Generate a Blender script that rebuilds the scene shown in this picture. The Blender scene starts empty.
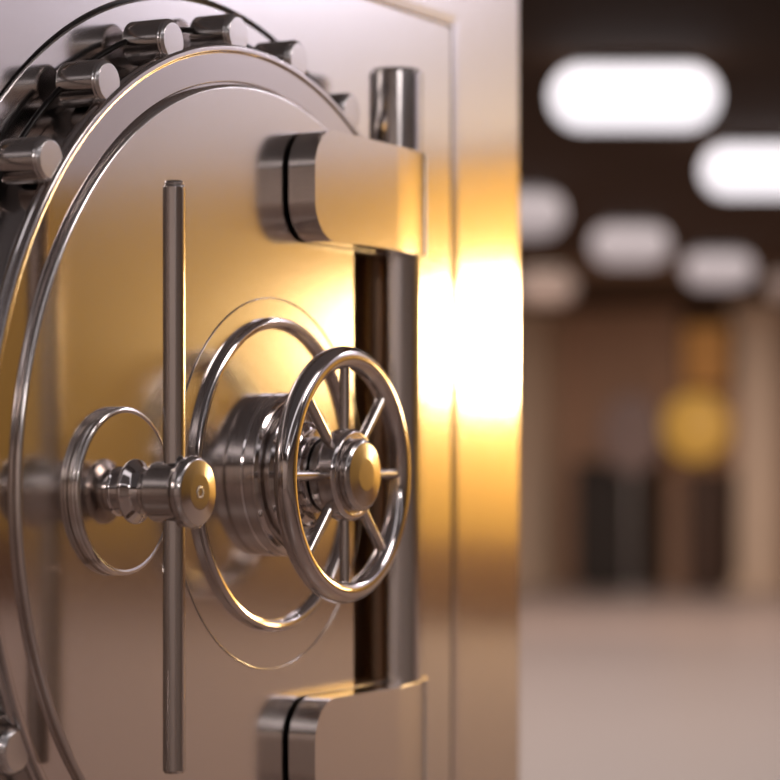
import bpy, bmesh, math, random
from mathutils import Vector, Matrix
PI = math.pi
R = math.radians
S = bpy.context.scene
C = S.collection
random.seed(3)
Z0 = 1.4485            # height of the door's centre above the floor

# ------------------------------------------------------------------ helpers
def W(u, v, w):
    """door coordinates: u right, v up from the door's centre, w out of the door -> world"""
    return Vector((u, -w, Z0 + v))

def finish(bm, name, mat, parent=None, sharp=32, smooth=True):
    bmesh.ops.remove_doubles(bm, verts=bm.verts, dist=1e-6)
    bmesh.ops.recalc_face_normals(bm, faces=bm.faces)
    for f in bm.faces:
        f.smooth = smooth
    for e in bm.edges:
        if len(e.link_faces) == 2 and e.calc_face_angle(0) > R(sharp):
            e.smooth = False
    me = bpy.data.meshes.new(name)
    bm.to_mesh(me); bm.free()
    o = bpy.data.objects.new(name, me)
    me.materials.append(mat)
    C.objects.link(o)
    if smooth:
        wn = o.modifiers.new('weighted_normal', 'WEIGHTED_NORMAL'); wn.keep_sharp = True; wn.weight = 100
    if parent is not None:
        o.parent = parent
        o.matrix_parent_inverse = Matrix()
        o.location = -offset_of(parent)
    return o

def offset_of(o):
    v = Vector((0, 0, 0))
    while o is not None:
        v += o.location
        o = o.parent
    return v

def tag(o, label, cat, group=None, kind='thing'):
    o['label'] = label; o['category'] = cat; o['kind'] = kind
    if group: o['group'] = group
    return o

def empty(name, loc):
    o = bpy.data.objects.new(name, None)
    o.empty_display_size = .05
    o.location = loc; C.objects.link(o)
    return o

def rounded(pts, default=.0, n=5):
    """pts: (r, w) or (r, w, radius): fillets the corners of a profile"""
    out = []
    for i, p in enumerate(pts):
        rad = p[2] if len(p) > 2 else default
        P = Vector(p[:2])
        if i in (0, len(pts) - 1) or rad <= 0:
            out.append(P); continue
        A = Vector(pts[i-1][:2]) - P; B = Vector(pts[i+1][:2]) - P
        if A.length < 1e-9 or B.length < 1e-9: out.append(P); continue
        la, lb = A.length, B.length
        A.normalize(); B.normalize()
        ang = A.angle(B)
        if ang > PI - .02: out.append(P); continue
        t = min(rad / math.tan(ang / 2), la * .48, lb * .48)
        rr = t * math.tan(ang / 2)
        cen = P + (A + B).normalized() * (rr / math.sin(ang / 2))
        a0 = P + A * t - cen; a1 = P + B * t - cen
        s = math.atan2(a0.x * a1.y - a0.y * a1.x, a0.dot(a1))
        for k in range(n + 1):
            th = s * k / n
            c, q = math.cos(th), math.sin(th)
            out.append(cen + Vector((a0.x * c - a0.y * q, a0.x * q + a0.y * c)))
    return out

def lathe(bm, prof, origin=(0, 0, 0), frame=None, seg=96):
    """revolve a (radius, height) profile; frame = 3x3 with columns X, Y, axis"""
    M = frame or Matrix(((1, 0, 0), (0, 0, -1), (0, 1, 0)))     # axis = -y : out of the door
    O = Vector(origin)
    rings = []
    for r, h in prof:
        if r < 1e-6:
            rings.append([bm.verts.new(O + M @ Vector((0, 0, h)))])
        else:
            rings.append([bm.verts.new(O + M @ Vector((r * math.cos(2*PI*k/seg), r * math.sin(2*PI*k/seg), h))) for k in range(seg)])
    for a, b in zip(rings, rings[1:]):
        if len(a) == 1 and len(b) == 1: continue
        for k in range(seg):
            j = (k + 1) % seg
            if len(a) == 1: bm.faces.new((a[0], b[k], b[j]))
            elif len(b) == 1: bm.faces.new((a[k], b[0], a[j]))
            else: bm.faces.new((a[k], b[k], b[j], a[j]))
    return bm

UP = Matrix.Identity(3)

def frame_for(axis):
    z = Vector(axis).normalized()
    x = z.orthogonal().normalized(); y = z.cross(x)
    return Matrix((x, y, z)).transposed()

def torus(bm, R0, r, origin, frame=None, seg=128, ring=20, squash=1.0):
    prof = [(R0 + r * math.cos(2*PI*k/ring), squash * r * math.sin(2*PI*k/ring)) for k in range(ring + 1)]
    lathe(bm, prof, origin, frame, seg)
    return bm

def box(bm, lo, hi, bev=0.0, seg=2):
    lo, hi = Vector(lo), Vector(hi)
    vs = [bm.verts.new((x, y, z)) for x in (lo.x, hi.x) for y in (lo.y, hi.y) for z in (lo.z, hi.z)]
    fs = [(0,1,3,2),(4,6,7,5),(0,4,5,1),(2,3,7,6),(0,2,6,4),(1,5,7,3)]
    nf = [bm.faces.new([vs[i] for i in f]) for f in fs]
    if bev > 0:
        es = list({e for f in nf for e in f.edges})
        bmesh.ops.bevel(bm, geom=es, offset=bev, segments=seg, affect='EDGES', profile=.5)
    return bm

def extrude_outline(bm, pts, vec, bev=0, seg=3):
    """closed planar outline of points, pushed along vec, rim edges bevelled"""
    a = [bm.verts.new(p) for p in pts]
    b = [bm.verts.new(Vector(p) + Vector(vec)) for p in pts]
    n = len(pts)
    fa = bm.faces.new(a); fb = bm.faces.new(list(reversed(b)))
    for k in range(n):
        bm.faces.new((a[k], b[k], b[(k+1) % n], a[(k+1) % n]))
    if bev > 0:
        es = list(fa.edges) + list(fb.edges)
        bmesh.ops.bevel(bm, geom=es, offset=bev, segments=seg, affect='EDGES', profile=.5)
    return bm

# ------------------------------------------------------------------ materials
def mat_new(name):
    m = bpy.data.materials.new(name); m.use_nodes = True
    return m, m.node_tree, m.node_tree.nodes['Principled BSDF']

def metal(name, col, rough, var=.04, scale=60, bump=0.0, stretch=(1, 1, 1)):
    m, t, b = mat_new(name)
    b.inputs['Metallic'].default_value = 1
    b.inputs['Base Color'].default_value = (*col, 1)
    tc = t.nodes.new('ShaderNodeTexCoord'); mp = t.nodes.new('ShaderNodeMapping')
    mp.inputs['Scale'].default_value = stretch
    t.links.new(tc.outputs['Object'], mp.inputs['Vector'])
    n = t.nodes.new('ShaderNodeTexNoise'); n.inputs['Scale'].default_value = scale; n.inputs['Detail'].default_value = 4
    t.links.new(mp.outputs['Vector'], n.inputs['Vector'])
    mr = t.nodes.new('ShaderNodeMapRange')
    mr.inputs['To Min'].default_value = max(.01, rough - var); mr.inputs['To Max'].default_value = rough + var
    t.links.new(n.outputs['Fac'], mr.inputs['Value'])
    t.links.new(mr.outputs['Result'], b.inputs['Roughness'])
    if bump:
        bp = t.nodes.new('ShaderNodeBump'); bp.inputs['Strength'].default_value = bump; bp.inputs['Distance'].default_value = .0004
        n2 = t.nodes.new('ShaderNodeTexNoise'); n2.inputs['Scale'].default_value = scale * 6; n2.inputs['Detail'].default_value = 3
        t.links.new(tc.outputs['Object'], n2.inputs['Vector'])
        t.links.new(n2.outputs['Fac'], bp.inputs['Height']); t.links.new(bp.outputs['Normal'], b.inputs['Normal'])
    return m

def paint(name, col, rough=.6, var=.12, scale=3, spec=.5):
    m, t, b = mat_new(name)
    tc = t.nodes.new('ShaderNodeTexCoord')
    n = t.nodes.new('ShaderNodeTexNoise'); n.inputs['Scale'].default_value = scale; n.inputs['Detail'].default_value = 3
    t.links.new(tc.outputs['Object'], n.inputs['Vector'])
    mx = t.nodes.new('ShaderNodeMix'); mx.data_type = 'RGBA'
    mx.inputs[6].default_value = (*[c * (1 - var) for c in col], 1); mx.inputs[7].default_value = (*[min(1, c * (1 + var)) for c in col], 1)
    t.links.new(n.outputs['Fac'], mx.inputs[0]); t.links.new(mx.outputs[2], b.inputs['Base Color'])
    b.inputs['Roughness'].default_value = rough
    b.inputs['Specular IOR Level'].default_value = spec
    return m

def glow(name, col, strength):
    m, t, b = mat_new(name)
    b.inputs['Base Color'].default_value = (*[c * .3 for c in col], 1)
    b.inputs['Emission Color'].default_value = (*col, 1)
    b.inputs['Emission Strength'].default_value = strength
    return m

M = dict(
    face=metal('brushed_steel', (.66, .605, .57), .17, .02, 90, .05),
    plate=metal('satin_steel', (.66, .62, .60), .16, .02, 60, .03),
    frame=metal('satin_steel_frame', (.67, .62, .59), .17, .02, 40),
    polish=metal('polished_steel', (.56, .505, .48), .10, .03, 120),
    rod=metal('turned_steel', (.51, .465, .44), .16, .03, 200, 0, (1, 1, .05)),
    bolt=metal('bolt_steel', (.52, .48, .46), .17, .03, 150),
    bolt_end=metal('bolt_end_steel', (.62, .58, .56), .22, .03, 150),
    dark=metal('blackened_steel', (.03, .027, .026), .35, .05, 80),
    channel=metal('dark_slot_metal', (.34, .23, .15), .38, .05, 60),  # dark of the strip beside the post, put into the slot's colour
    line=metal('groove_steel', (.50, .46, .43), .13, .02, 120),
    rough=metal('cast_steel', (.62, .58, .56), .32, .06, 300, .5),
    floor=paint('polished_stone_floor', (.30, .225, .195), .36, .10, .35, .5),
    ceiling=paint('dark_brown_ceiling', (.054, .029, .0165), .8, .1, 1, .1),
    wall=paint('greige_wall', (.55, .48, .43), .75, .04, 2, .2),
    rail=paint('dark_reflection_band', (.17, .09, .055), .6, .1, 2, .2),  # dark zone of the steel's reflection, put into a band colour
    coolwall=paint('cool_reflection_wall', (.60, .575, .62), .75, .03, 2, .2),  # cool tint picked for the lilac reflection high on the steel
    goldband=paint('gold_reflection_band', (.48, .295, .078), .7, .06, 2, .2),  # golden glow of the reflection, put into the band's colour
    taupe=paint('taupe_reflection_band', (.66, .53, .47), .75, .05, 2, .2),  # paler tone of the lower reflection, put into the band's colour
    brown=paint('brown_wall', (.42, .25, .165), .7, .15, .5, .2),
    pale=paint('pale_stone', (.58, .42, .30), .6, .08, 1),
    darkwood=paint('dark_walnut', (.030, .022, .018), .5, .15, 2),
    redwood=paint('dark_red_brown', (.050, .022, .011), .5, .15, 2),
    mauve=paint('mauve_fabric', (.22, .15, .13), .9, .08, 6),
    lampmetal=metal('lamp_trim', (.5, .47, .45), .3),
    lamp=glow('lamp_diffuser', (1.0, .95, 1.0), 1.12),
    lampdim=glow('lamp_diffuser_dim', (1.0, .88, .90), .28),
    lampfaint=glow('lamp_diffuser_faint', (.5, .37, .32), .05),
    amber=glow('amber_glass', (1.0, .52, .10), .36),
    amberpanel=glow('amber_panel', (1.0, .42, .10), .15),
)

# ------------------------------------------------------------------ room
def room(name, lo, hi, mat):
    bm = bmesh.new(); box(bm, lo, hi)
    o = finish(bm, name, mat, smooth=False); o['kind'] = 'structure'
    return o
X0, X1, Y0, Y1, H = -7.0, 22.0, -7.0, 13.0, 2.95
room('floor', (X0 - .2, Y0 - .2, -.2), (X1 + .2, Y1 + .2, 0), M['floor'])
room('ceiling', (X0 - .2, Y0 - .2, H), (X1 + .2, Y1 + .2, H + .2), M['ceiling'])
room('wall_back', (X0 - .2, Y0 - .2, 0), (X0, Y1 + .2, H), M['wall'])
room('wall_front', (X1, Y0 - .2, 0), (X1 + .2, Y1 + .2, H), M['brown'])
room('wall_right', (X0, Y0 - .2, 0), (X1, Y0, H), M['wall'])
room('wall_left', (X0, Y1, 0), (X1, Y1 + .2, H), M['brown'])
room('reflection_wall', (2.6, Y0, 0), (2.78, -.16, H), M['coolwall'])  # unseen partition added for the steel to mirror
room('reflected_band_side', (2.575, Y0, 1.28), (2.6, -.16, 2.17), M['goldband'])  # unseen gold band added to colour the door's reflection
room('reflected_band_3', (2.565, Y0, 1.08), (2.6, -.16, 1.28), M['rail'])  # unseen dark band added for the dark trough in the reflection
room('reflected_taupe_side', (2.570, Y0, .0), (2.6, -.16, 1.08), M['taupe'])  # unseen taupe band added for the paler reflection low on the door
bpy.data.objects['reflected_band_side'].name = 'reflected_band_1'; bpy.data.objects['reflected_taupe_side'].name = 'reflected_band_2'

# ------------------------------------------------------------------ vault body
vb = empty('bank_vault', (0, .5, 0))
tag(vb, 'tall polished steel vault body with stepped border, surrounding the round door', 'vault')
UB0, UB1, VT = -.95, .944, 1.0515
PW = -.080                                  # plane of the plate behind the round door

def square_ring(bm, rin, hw, w_front, seg=128, depth=.0, bev=.004):
    """square plate (half width hw) with a round hole, as bridged loops"""
    def sq(a, h):
        c, s = math.cos(a), math.sin(a); k = h / max(abs(c), abs(s))
        return c * k, s * k
    loops = []
    ang = [2*PI*k/seg for k in range(seg)]
    loops.append([W(rin*math.cos(a), rin*math.sin(a), w_front - .010) for a in ang])
    loops.append([W(rin*math.cos(a), rin*math.sin(a), w_front - .0015) for a in ang])
    loops.append([W((rin+.0015)*math.cos(a), (rin+.0015)*math.sin(a), w_front) for a in ang])
    loops.append([W(*sq(a, hw - .006), w_front) for a in ang])
    loops.append([W(*sq(a, hw - .001), w_front - .005) for a in ang])
    loops.append([W(*sq(a, hw - .001), w_front - .012) for a in ang])
    vs = [[bm.verts.new(p) for p in L] for L in loops]
    for A, B in zip(vs, vs[1:]):
        for k in range(seg):
            bm.faces.new((A[k], A[(k+1) % seg], B[(k+1) % seg], B[k]))
    return bm

# border strips and housing: one hollow shell, its front edges rounded
bm = bmesh.new()
HP = .688                                   # half size of the inset front panel (square)
PU = .7007 - HP
def strip(bm, u0, u1, v0, v1):
    lo = W(u0, v0, PW + .003); hi = W(u1, v1, PW - .06)
    box(bm, (lo.x, lo.y, lo.z), (hi.x, hi.y, hi.z))
# front frame with square opening, outer rim bevelled
o0 = [(UB0, -Z0 + .0), (UB1, -Z0 + .0), (UB1, VT), (UB0, VT)]
def rect(u0, u1, v0, v1, w): return [W(u0, v0, w), W(u1, v0, w), W(u1, v1, w), W(u0, v1, w)]
q0, q1, r0, r1 = PU - HP, PU + HP, -HP, HP
loops = [rect(q0, q1, r0, r1, PW - .03), rect(q0, q1, r0, r1, PW + .0012), rect(q0 - .015, q1 + .015, r0 - .015, r1 + .015, PW + .003)]
fr = .012
for k in range(6):
    a = PI/2 * k / 5
    ins = fr * (1 - math.sin(a)); dw = fr * (1 - math.cos(a))
    loops.append(rect(UB0 + ins, UB1 - ins, -Z0 + .002, VT - ins, PW + .003 - dw))
loops.append(rect(UB0, UB1, -Z0 + .002, VT, -1.0))
vs = [[bm.verts.new(p) for p in L] for L in loops]
for A, B in zip(vs, vs[1:]):
    for k in range(4):
        bm.faces.new((A[k], A[(k+1) % 4], B[(k+1) % 4], B[k]))
bm.faces.new(vs[-1])
bm.faces.new(vs[0])
finish(bm, 'housing', M['frame'], vb, 5)
# inset front panel with the round opening: bevelled rim
bm = bmesh.new()
def sq2(a):
    c, s = math.cos(a), math.sin(a); k = HP / max(abs(c), abs(s))
    return c * k, s * k
RG = .616
seg = 192
ang = [2*PI*k/seg for k in range(seg)]
DC = .440                                    # flat hinge side of the opening
def circ(r, w): return [W(min(r*math.cos(a), DC + r - RG), r*math.sin(a), w) for a in ang]
def sqr(ins, w):
    out = []
    for a in ang:
        x, y = sq2(a); f = (HP - ins) / HP
        out.append(W(PU + x * f, y * f, w))
    return out
loops = [circ(RG, PW - .012), circ(RG, PW - .002), circ(RG + .002, PW), sqr(.004, PW), sqr(.0015, PW - .002), sqr(.0012, PW - .012)]
vs = [[bm.verts.new(p) for p in L] for L in loops]
for A, B in zip(vs, vs[1:]):
    for k in range(seg):
        bm.faces.new((A[k], A[(k+1) % seg], B[(k+1) % seg], B[k]))
finish(bm, 'front_panel', M['plate'], vb, 25)
# round jamb plate behind the door, with a rounded edge
bm = bmesh.new()
for L in ([W(0, 0, PW - .0005)] * seg, circ(RG - .007, PW - .0005), circ(RG - .005, PW - .0013), circ(RG - .004, PW - .003), circ(RG - .004, PW - .012)):
    nv = [bm.verts.new(p) for p in L]
    if bm.verts[:] and len(bm.verts) > seg:
        for k in range(seg):
            bm.faces.new((pv[k], pv[(k+1) % seg], nv[(k+1) % seg], nv[k]))
    pv = nv
finish(bm, 'jamb_plate', M['plate'], vb, 60)
bm = bmesh.new()
pv = [bm.verts.new(p) for p in circ(RG - .006, PW - .010)]; nv = [bm.verts.new(p) for p in circ(RG + .002, PW - .010)]
for k in range(seg):
    bm.faces.new((pv[k], pv[(k+1) % seg], nv[(k+1) % seg], nv[k]))
finish(bm, 'jamb_gap', M['dark'], vb)

# ------------------------------------------------------------------ round door
vd = empty('vault_door', (0, 0, Z0))
tag(vd, 'round brushed steel vault door with spoked handwheel, standing in the steel vault body', 'vault door')
CUT = .432                                   # the hinge side of the door is flat
def cut(bm):
    r = bmesh.ops.bisect_plane(bm, geom=bm.verts[:] + bm.edges[:] + bm.faces[:], plane_co=(CUT, 0, 0), plane_no=(1, 0, 0), clear_outer=True)
    es = [e for e in r['geom_cut'] if isinstance(e, bmesh.types.BMEdge)]
    bmesh.ops.contextual_create(bm, geom=es)
SU, SV0, SV1, SW = .246, -.272, .312, -.046    # slot added to stand for the dark reflection and gap beside the post
def slot(bm):
    for co, no in (((SU, 0, 0), (1, 0, 0)), ((0, 0, Z0 + SV0), (0, 0, 1)), ((0, 0, Z0 + SV1), (0, 0, 1))):
        bmesh.ops.bisect_plane(bm, geom=bm.verts[:] + bm.edges[:] + bm.faces[:], plane_co=co, plane_no=no)
    kill = []
    for f in bm.faces:
        c = f.calc_center_median()
        if c.x > SU and SV0 < c.z - Z0 < SV1 and -c.y > SW: kill.append(f)
    bmesh.ops.delete(bm, geom=kill, context='FACES')
GR = .5035
bm = bmesh.new()
prof = rounded([(.0, .0), (GR - .003, .0, .007), (GR - .003, -.011)], n=8)
lathe(bm, prof, W(0, 0, 0), seg=256)
cut(bm)
slot(bm)
finish(bm, 'door_face', M['face'], vd, 75)
bm = bmesh.new()
prof = rounded([(GR - .003, -.0105), (GR - .0005, -.0105, .0006), (GR + .001, -.009, .001), (.5395, -.009, .002), (.5415, -.0065, .002),
                (.5495, -.0065, .006), (.5495, -.013, .003), (.5465, -.0145, .001), (.5465, -.017, .001), (.5495, -.019, .002), (.5495, -.027, .004), (.50, -.027)], n=5)
lathe(bm, prof, W(0, 0, 0), seg=256)
cut(bm)
slot(bm)
finish(bm, 'door_rim', M['polish'], vd, 75)
bm = bmesh.new()
lathe(bm, [(.537, -.0265), (.537, PW + .0006), (.0, PW + .0006)], W(0, 0, 0), seg=256)
cut(bm)
slot(bm)
finish(bm, 'door_drum', M['plate'], vd)
# thin turned lines and the raised ring round the handwheel
HU, HV = .041, .0145
bm = bmesh.new()
lathe(bm, rounded([(.2335, .0), (.2335, .0014, .0006), (.2352, .0014, .0006), (.2352, .0)], n=3), W(.036, .003, 0), seg=160)
finish(bm, 'engraved_ring', M['line'], vd, 80)
bm = bmesh.new()
lathe(bm, rounded([(.1845, .0), (.1845, .004, .002), (.188, .009, .003), (.193, .0105, .003), (.1975, .0085, .003), (.1990, .004, .001), (.1990, .0)], n=4), W(HU, HV, 0), seg=160)
finish(bm, 'raised_ring', M['polish'], vd, 80)

# locking bolts, on a black carrier ring behind the rim
bm = bmesh.new()
torus(bm, .571, .0036, W(0, 0, -.062), seg=192, ring=12)
cut(bm)
finish(bm, 'bolt_ring', M['dark'], vd)
def bolt_mesh():
    bm = bmesh.new()
    lathe(bm, rounded([(0, -.068), (.0265, -.068, .003), (.0265, -.0165, .0012), (.0250, -.0150, .0012)], n=4), W(0, 0, 0), seg=48)
    return bm
BR = .5635
b0 = e0 = None
for k in range(23):
    a = R(62.6 + 15.35 * k + (9 if k > 5 else 0))
    if math.cos(a) > .70: continue             # none on the flat hinge side
    if b0 is None:
        b0 = finish(bolt_mesh(), 'locking_bolt', M['bolt'], vd, 60)
        bm = bmesh.new()
        lathe(bm, rounded([(.0252, -.016), (.0252, -.0130, .0025), (.0215, -.0100, .0020), (0, -.0100)], n=3), W(0, 0, 0), seg=48)
        e0 = finish(bm, 'bolt_end', M['bolt_end'], b0, 60)
        e0.location = (0, 0, 0)
        b, e = b0, e0
    else:
        b = b0.copy(); C.objects.link(b); e = e0.copy(); C.objects.link(e); e.parent = b
    # mesh data carries the door height; shift the copy round the bolt circle
    b.parent = vd
    b.location = (BR * math.cos(a), 0, BR * math.sin(a) - Z0)
    e.location = (0, 0, 0)

# ---- lever handle with the long vertical bar
LU, LV = -.3135, -.001
bm = bmesh.new()
lathe(bm, rounded([(.0945, 0), (.0945, .002, .001), (.0965, .0030, .001), (.0965, .0058, .001), (.0948, .0068, .001), (.0965, .0078, .001), (.0965, .0115, .003),
                   (.0925, .0130, .0015), (.0895, .0120, .001), (.03, .0115), (0, .0115)], n=4), W(LU, LV, 0), seg=128)
fl = finish(bm, 'lever_handle', M['face'], vd, 60)
LS = -.3250
bm = bmesh.new()
lathe(bm, rounded([(.0285, .0115), (.0260, .0135, .002), (.0245, .024, .003), (.0345, .029, .003), (.0370, .032, .003), (.0370, .0345, .003), (.0275, .0425, .008),
                   (.0245, .050, .006), (.0245, .066), (.0245, .070)], n=6), W(LS, LV, 0), seg=80)
finish(bm, 'stem', M['polish'], fl, 60)
bm = bmesh.new()
lathe(bm, rounded([(.02, .0595), (.0315, .0595, .002), (.0345, .063, .003), (.0345, .098, .004), (.0405, .1055, .003), (.0412, .1115, .004), (.0375, .1165, .004),
                   (.020, .1188, .02), (0, .1192)], n=6), W(LS, LV, 0), seg=80)
finish(bm, 'hub', M['rod'], fl, 60)
bm = bmesh.new()
lathe(bm, rounded([(.0078, .117), (.0078, .1198, .0006), (.0055, .1200, .0006), (.0048, .1180, .0004), (0, .1180)], n=3), W(LS, LV, 0), seg=6)
finish(bm, 'cap_screw', M['rough'], fl, 30)
bm = bmesh.new()
LB = -.3255
lathe(bm, rounded([(0, -.3165), (.0105, -.3165, .001), (.0127, -.3135, .001), (.0127, .3415, .0015), (.0107, .3435, .0006), (.0107, .3445, .0006), (.0116, .3455, .0008), (.0095, .3485, .002), (0, .3490)], n=4),
      W(LB, 0, .0845), UP, seg=48)
finish(bm, 'bar', M['rod'], fl, 50)

# ---- hub and handwheel
bm = bmesh.new()
lathe(bm, rounded([(.1035, 0), (.1035, .0105, .001), (.1018, .0127, .0006), (.1018, .0132, .0006), (.1035, .0145, .001), (.1035, .029, .003), (.0975, .0325, .002),
                   (.0955, .0325, .001), (.0955, .0295, .001), (.089, .0295, .001), (.089, .042, .003), (.082, .046, .002), (.078, .046, .001), (.078, .043, .001), (.066, .043, .002),
                   (.066, .056, .003), (.058, .060, .003), (.0465, .060, .002), (.0465, .0705)], n=4), W(HU, HV, 0), seg=128)
hb = finish(bm, 'wheel_base', M['polish'], vd, 60)
bm = bmesh.new()
lathe(bm, [(.0462, .0700), (.0425, .0704), (.0425, .0752), (.0462, .0756)], W(HU, HV, 0), seg=96)
finish(bm, 'shaft_groove', M['dark'], hb)  # groove round the shaft, coloured near black
WW = .1005                                   # plane of the handwheel
bm = bmesh.new()
torus(bm, .1468, .0142, W(HU, HV, WW), seg=160, ring=28)
hw = finish(bm, 'handwheel', M['polish'], vd, 80)
bm = bmesh.new()
lathe(bm, rounded([(.0462, .0752), (.0462, .088, .001), (.0445, .089, .001), (.0445, .092)], n=4), W(HU, HV, 0), seg=96)
finish(bm, 'shaft', M['rod'], hw, 50)
for k in range(8):
    a = PI / 4 * k
    dvec = Vector((math.cos(a), 0, math.sin(a)))
    bm = bmesh.new()
    lathe(bm, [(.0067, .036), (.0067, .1400)], W(HU, HV, WW), frame_for(dvec), seg=24)
    finish(bm, 'spoke', M['rod'], hw, 60)
bm = bmesh.new()
lathe(bm, rounded([(.0445, .0895), (.054, .0895, .003), (.0575, .094, .003), (.0575, .1125, .004), (.0535, .1165, .003), (.0495, .1165, .0015), (.0478, .1145, .001), (.045, .1145)], n=5), W(HU, HV, 0), seg=96)
finish(bm, 'wheel_hub', M['polish'], hw, 60)
bm = bmesh.new()
lathe(bm, rounded([(.0455, .112), (.0455, .126, .004), (.0405, .1295, .004), (.02, .1315, .03), (0, .1318)], n=6), W(HU, HV, 0), seg=96)
finish(bm, 'hub_cap', M['rod'], hw, 60)

# ---- hinges: two straps wrapped round one long post
PUc, PWc, PR = .3770, -.005, .0388
def strap_mesh(vlo, vhi):
    """strap: plan outline (u, w) of flat leaf plus round knuckle, cut to a rounded left end"""
    bm = bmesh.new()
    u0, F, B, cr = .065, .044, .005, .052
    # front/back outline in (u, v) for the leaf
    ol = []
    n = 12
    def arc(cu, cv, a0, a1):
        return [(cu + cr * math.cos(a0 + (a1 - a0) * i / n), cv + cr * math.sin(a0 + (a1 - a0) * i / n)) for i in range(n + 1)]
    ol += arc(u0 + cr, vhi - cr, PI, PI / 2)
    ol += [(.432, vhi), (.432, vlo)]
    ol += arc(u0 + cr, vlo + cr, 3 * PI / 2, PI)
    extrude_outline(bm, [W(u, v, F) for u, v in ol], (0, F - B, 0), .0028, 3)
    # the leaf curls back round the post
    k0, ka = .284, .152
    for q in range(14):
        u = k0 + ka * math.sin(PI / 2 * q / 14)
        if u < .430:
            bmesh.ops.bisect_plane(bm, geom=bm.verts[:] + bm.edges[:] + bm.faces[:], plane_co=(u, 0, 0), plane_no=(1, 0, 0))
    for v in bm.verts:
        if v.co.x > k0:
            w = -v.co.y
            v.co.y = -(B + (w - B) * (math.sqrt(max(0, 1 - ((v.co.x - k0) / ka) ** 2)) - .20 * (v.co.x - k0) / ka * (1 - (v.co.x - k0) / ka)))
    return bm
for (vlo, vhi) in ((.3135, .4565), (-.4165, -.2735)):
    st = finish(strap_mesh(vlo, vhi), 'hinge_strap', M['face'], vd, 32)
bm = bmesh.new()
lathe(bm, rounded([(0, -.572), (.032, -.572, .002), (.0352, -.5685, .001), (.0375, -.5665, .001), (.0375, .5665, .001), (.0352, .5685, .001), (.032, .572, .002), (0, .572)], n=3), W(PUc, 0, PWc), UP, seg=96)
finish(bm, 'hinge_post', M['plate'], vd, 40)
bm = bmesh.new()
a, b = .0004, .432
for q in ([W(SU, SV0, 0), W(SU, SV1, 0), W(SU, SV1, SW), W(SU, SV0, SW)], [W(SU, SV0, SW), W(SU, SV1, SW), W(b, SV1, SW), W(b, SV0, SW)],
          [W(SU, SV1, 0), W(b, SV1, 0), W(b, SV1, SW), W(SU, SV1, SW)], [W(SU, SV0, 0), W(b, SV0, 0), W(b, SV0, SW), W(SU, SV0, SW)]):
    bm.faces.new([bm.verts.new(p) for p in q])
finish(bm, 'hinge_dark_slot', M['channel'], vd)

# ------------------------------------------------------------------ ceiling lights of the hall
def capsule(bm, L, Dm, n=10, seg=28):
    r = Dm / 2; h = L / 2 - r
    prof = [(r * math.sin(PI/2*k/n), -h - r * math.cos(PI/2*k/n)) for k in range(n + 1)] + [(r * math.cos(PI/2*k/n), h + r * math.sin(PI/2*k/n)) for k in range(n + 1)]
    lathe(bm, prof, (0, 0, 0), frame_for((1, 0, 0)), seg)
def ceiling_light(x, y, rot, L, Dm, z, mat, label, src=None):
    t = empty('ceiling_light', (x, y, z))
    t.rotation_euler.z = rot
    tag(t, label, 'ceiling light', 'oblong lights hung under the hall ceiling')
    if src is None:
        bm = bmesh.new(); capsule(bm, L, Dm)
        finish(bm, 'shade', mat, None, 60).parent = t
        bm = bmesh.new(); box(bm, (-L * .32, -.035, Dm / 2 - .01), (L * .32, .035, Dm / 2 + .02), .005)
        finish(bm, 'rail', M['lampmetal'], None, 40).parent = t
        for sx in (-1, 1):
            bm = bmesh.new(); lathe(bm, [(.012, Dm / 2 + .01), (.012, H - z)], (sx * L * .25, 0, 0), UP, 12)
            finish(bm, 'stem', M['lampmetal'], None, 40).parent = t
        return t
    for ch in list(src.children):
        c = ch.copy(); C.objects.link(c); c.parent = t
    return t
AX = R(-62)
LZ = Z0 + .0515 + 1.3
LAMPS = [(5.98, 1.96, 'large bright oblong light under the ceiling, nearest the vault and topmost in the hall'),
         (8.61, 2.36, 'bright oblong ceiling light cut by the right edge of the photo'),
         (10.04, 4.33, 'pale oblong ceiling light half hidden behind the edge of the vault'),
         (12.38, 4.63, 'dim oblong ceiling light right beside the half hidden one'),
         (14.73, 4.90, 'dim oblong ceiling light above the round amber wall lamp'),
         (16.99, 5.05, 'faint farthest oblong ceiling light, at the right edge of the photo'),
         (16.1, 6.93, 'very faint oblong ceiling light low beside the vault edge, above the pale pillar')]
src = None
for k, (x, y, lab) in enumerate(LAMPS):
    if k == 0: src = ceiling_light(x, y, AX, .63, .245, LZ, M['lamp'], lab); continue
    if k == 1: ceiling_light(x, y, AX, .63, .245, LZ, M['lamp'], lab, src); continue
    if k == 2: src = ceiling_light(x, y, AX, .50, .27, LZ, M['lampdim'], lab); continue
    if k == 5: src = ceiling_light(x, y, AX, .50, .27, LZ, M['lampfaint'], lab); continue
    ceiling_light(x, y, AX, .50, .27, LZ, M['lampdim'], lab, src)

# ------------------------------------------------------------------ far end of the hall
def thing_box(name, lo, hi, mat, label, cat, extra=None, bev=.015):
    cx, cy = (lo[0] + hi[0]) / 2, (lo[1] + hi[1]) / 2
    t = empty(name, (cx, cy, lo[2]))
    tag(t, label, cat)
    for nm, l, h, m in extra:
        bm = bmesh.new(); box(bm, l, h, bev)
        finish(bm, nm, m, t, 40)
    return t
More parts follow.
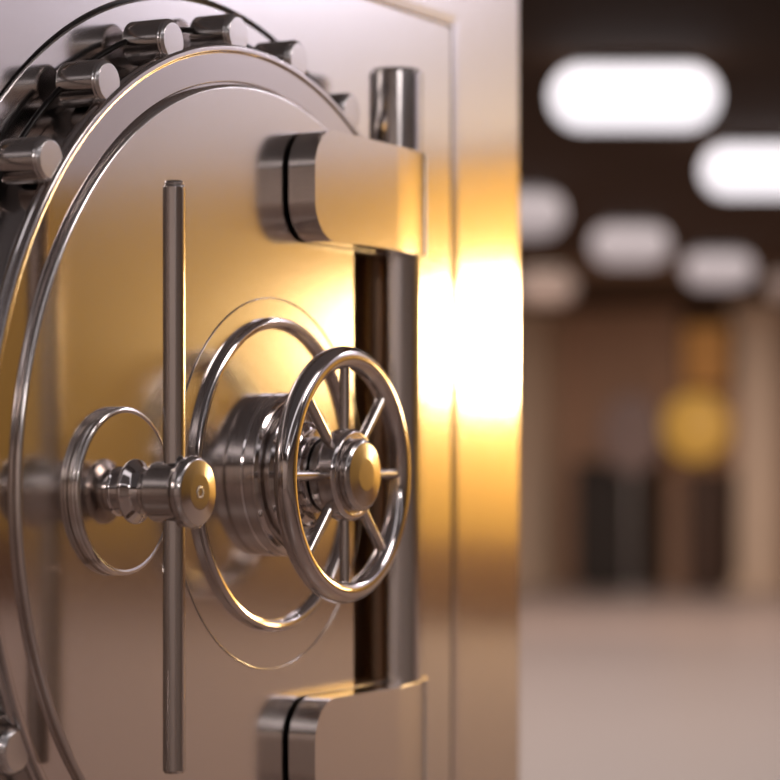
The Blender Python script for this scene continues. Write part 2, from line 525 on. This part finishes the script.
# tall cabinets, pillars and a bench against the far wall
thing_box('pillar', (21.4, 9.5, 0), (22, 10.05, 2.8), M['pale'], 'pale beige pillar on the far wall next to the vault edge', 'pillar',
          [('shaft', (21.5, 9.44, .12), (21.99, 9.97, 2.80), M['pale']), ('plinth', (21.44, 9.38, .002), (21.99, 10.03, .12), M['pale']), ('capital', (21.44, 9.38, 2.80), (21.99, 10.03, 2.94), M['pale'])])
thing_box('pillar', (21.4, 6.7, 0), (22, 7.25, 2.8), M['pale'], 'pale beige pillar on the far wall at the right edge of the photo', 'pillar',
          [('shaft', (21.5, 6.80, .12), (21.99, 7.24, 2.80), M['pale']), ('plinth', (21.44, 6.74, .002), (21.99, 7.30, .12), M['pale']), ('capital', (21.44, 6.74, 2.80), (21.99, 7.30, 2.94), M['pale'])])
thing_box('cabinet', (21.2, 8.6, 0), (22, 9.25, 1.35), M['darkwood'], 'nearly black low cabinet by the far wall, left of the dark reddish one', 'cabinet',
          [('body', (21.3, 8.22, .08), (21.99, 8.95, 1.25), M['darkwood']), ('plinth', (21.34, 8.26, .002), (21.99, 8.91, .08), M['darkwood']), ('top', (21.27, 8.19, 1.25), (21.99, 8.98, 1.32), M['darkwood'])])
thing_box('cabinet', (21.2, 7.3, 0), (22, 8.05, 1.1), M['redwood'], 'dark reddish brown low cabinet under the round amber wall lamp', 'cabinet',
          [('body', (21.3, 7.32, .08), (21.99, 7.72, 1.18), M['redwood']), ('plinth', (21.34, 7.36, .002), (21.99, 7.68, .08), M['redwood']), ('top', (21.27, 7.31, 1.18), (21.99, 7.75, 1.24), M['redwood'])])
# round amber lamp and amber backlit panel
t = empty('wall_lamp', (22.0, 7.79, 1.69))
tag(t, 'round glowing amber wall lamp on the far wall', 'wall lamp')
fx = Matrix(((0, 0, -1), (1, 0, 0), (0, -1, 0)))
bm = bmesh.new(); lathe(bm, rounded([(0, .002), (.22, .002, .01), (.22, .05, .01), (0, .05)], n=3), (22, 7.79, 1.69), fx, 48); finish(bm, 'back_plate', M['lampmetal'], t, 40)
bm = bmesh.new(); lathe(bm, [(.36 * math.sin(PI*k/20), .05 + .16 - .16 * math.cos(PI*k/20)) for k in range(21)], (22, 7.79, 1.69), fx, 48); finish(bm, 'globe', M['amber'], t, 60)
t = thing_box('wall_light', (21.9, 7.45, 1.98), (22, 8.0, 3.0), M['amberpanel'], 'dim amber rectangular wall light on the far wall above the round amber lamp', 'wall light',
          [('panel_frame', (21.93, 7.44, 2.06), (21.985, 8.02, 2.94), M['redwood']), ('glowing_panel', (21.90, 7.49, 2.11), (21.94, 7.97, 2.75), M['amberpanel'])])
# upright display board of mauve fabric, between the cabinets
t = empty('display_board', (21.1, 8.24, 0))
tag(t, 'mauve oval display board on a slim stand in front of the black cabinet', 'display board')
bm = bmesh.new()
extrude_outline(bm, [(21.1, 8.24 + .32 * math.cos(2*PI*k/40), 1.62 + .42 * math.sin(2*PI*k/40)) for k in range(40)], (.06, 0, 0), .02, 4)
finish(bm, 'board', M['mauve'], t, 50)
bm = bmesh.new(); lathe(bm, [(.03, .02), (.03, 1.25)], (21.13, 8.24, 0), UP, 16); finish(bm, 'pole', M['lampmetal'], t, 50)
bm = bmesh.new(); lathe(bm, rounded([(0, .002), (.2, .002, .005), (.2, .025, .01), (0, .03)], n=3), (21.13, 8.24, 0), UP, 32); finish(bm, 'base', M['lampmetal'], t, 50)

# ------------------------------------------------------------------ light
def area(name, loc, target, sx, sy, power, col):
    l = bpy.data.lights.new(name, 'AREA'); l.shape = 'RECTANGLE'; l.size = sx; l.size_y = sy
    l.energy = power; l.color = col
    o = bpy.data.objects.new(name, l); C.objects.link(o); o.location = loc
    o.rotation_euler = (Vector(target) - Vector(loc)).to_track_quat('-Z', 'Y').to_euler()
    return o
def spot(name, loc, target, power, col, cone, radius=.04, blend=1.0):
    l = bpy.data.lights.new(name, 'SPOT'); l.energy = power; l.color = col; l.spot_size = R(cone); l.spot_blend = blend; l.shadow_soft_size = radius
    o = bpy.data.objects.new(name, l); C.objects.link(o); o.location = loc
    o.rotation_euler = (Vector(target) - Vector(loc)).to_track_quat('-Z', 'Y').to_euler()
    return o
def point(name, loc, power, col, radius):
    l = bpy.data.lights.new(name, 'POINT'); l.energy = power; l.color = col; l.shadow_soft_size = radius
    o = bpy.data.objects.new(name, l); C.objects.link(o); o.location = loc
    return o
# cool fill lights added down the unseen partition that the door mirrors
area('partition_fill', (2.46, -1.25, 2.93), (2.62, -1.25, 2.2), .8, .08, 12, (.88, .89, 1.0))
area('partition_fill_wide', (2.36, -2.2, 2.92), (2.62, -2.2, 2.3), 3.4, .10, 9, (.95, .90, 1.0))
# bare golden point light, added before that partition for the steel's gold reflection
point('golden_fill', (2.33, -.62, 1.735), 36, (1.0, .78, .43), .13)
point('golden_fill_inner', (2.34, -1.08, 1.735), 8.5, (1.0, .73, .34), .13)  # second point added to spread the golden glow over the door face
# fill lights added under the ceiling; the strips give the rods their streaks
area('hall_fill', (12.5, 5, 2.9), (12.5, 5, 0), 15, 8, 620, (1.0, .89, .84))  # adds to the weak light of the modelled ceiling lights
area('hall_fill_end', (15.5, 6.3, 2.9), (22, 8, 2.0), 2, 4, 85, (1.0, .80, .66))  # added to brighten the far wall
area('near_fill', (-3.2, -3.4, 2.9), (-3.2, -3.4, 0), 1.2, .5, 50, (1.0, .92, .92))
area('front_fill', (0.9, -2.1, 2.9), (0.9, -2.1, 0), 1.0, .5, 27, (1.0, .92, .92))  # added to brighten the partition mirrored in the door
area('near_ceiling_fill', (-1.2, -2.6, 2.93), (-1.2, -2.6, 0), 6, 6, 8, (.97, .93, 1.0))  # unseen panel added to lighten the tops of rods and bolts
area('ceiling_strip_fill', (-1.6, -1.6, 2.91), (-1.6, -1.6, 0), 5, .4, 9, (.97, .94, 1.0))
area('ceiling_strip_fill_far', (-1.6, -4.4, 2.91), (-1.6, -4.4, 0), 5, .4, 9, (.97, .94, 1.0))
area('back_wall_fill', (-5.6, -2.0, 2.9), (-7, -2.0, 1.3), 9, .3, 95, (1.0, .93, .95))  # added to light the unseen back wall that the steel mirrors

w = bpy.data.worlds.new('World'); S.world = w; w.use_nodes = True
w.node_tree.nodes['Background'].inputs[0].default_value = (.5, .45, .42, 1)
w.node_tree.nodes['Background'].inputs[1].default_value = .2

# ------------------------------------------------------------------ camera
cam = bpy.data.cameras.new('camera'); co = bpy.data.objects.new('camera', cam); C.objects.link(co)
co.location = (-2.6899, -1.6163, Z0 + .0515)
th = R(62.0)
co.rotation_euler = (R(90), 0, -th)
cam.sensor_width = 36; cam.sensor_fit = 'HORIZONTAL'
cam.lens = 2500 / 780 * 36
cam.shift_y = (445.2 - 390) / 780
cam.clip_start = .05; cam.clip_end = 100
cam.dof.use_dof = True; cam.dof.focus_distance = 2.93; cam.dof.aperture_fstop = 2.35
S.camera = co

vs_ = S.view_settings
vs_.view_transform = 'Standard'; vs_.look = 'None'; vs_.gamma = 1; vs_.use_curve_mapping = False
vs_.exposure = 0
S.cycles.use_denoising = True
S.cycles.sample_clamp_indirect = 6
S.cycles.max_bounces = 8
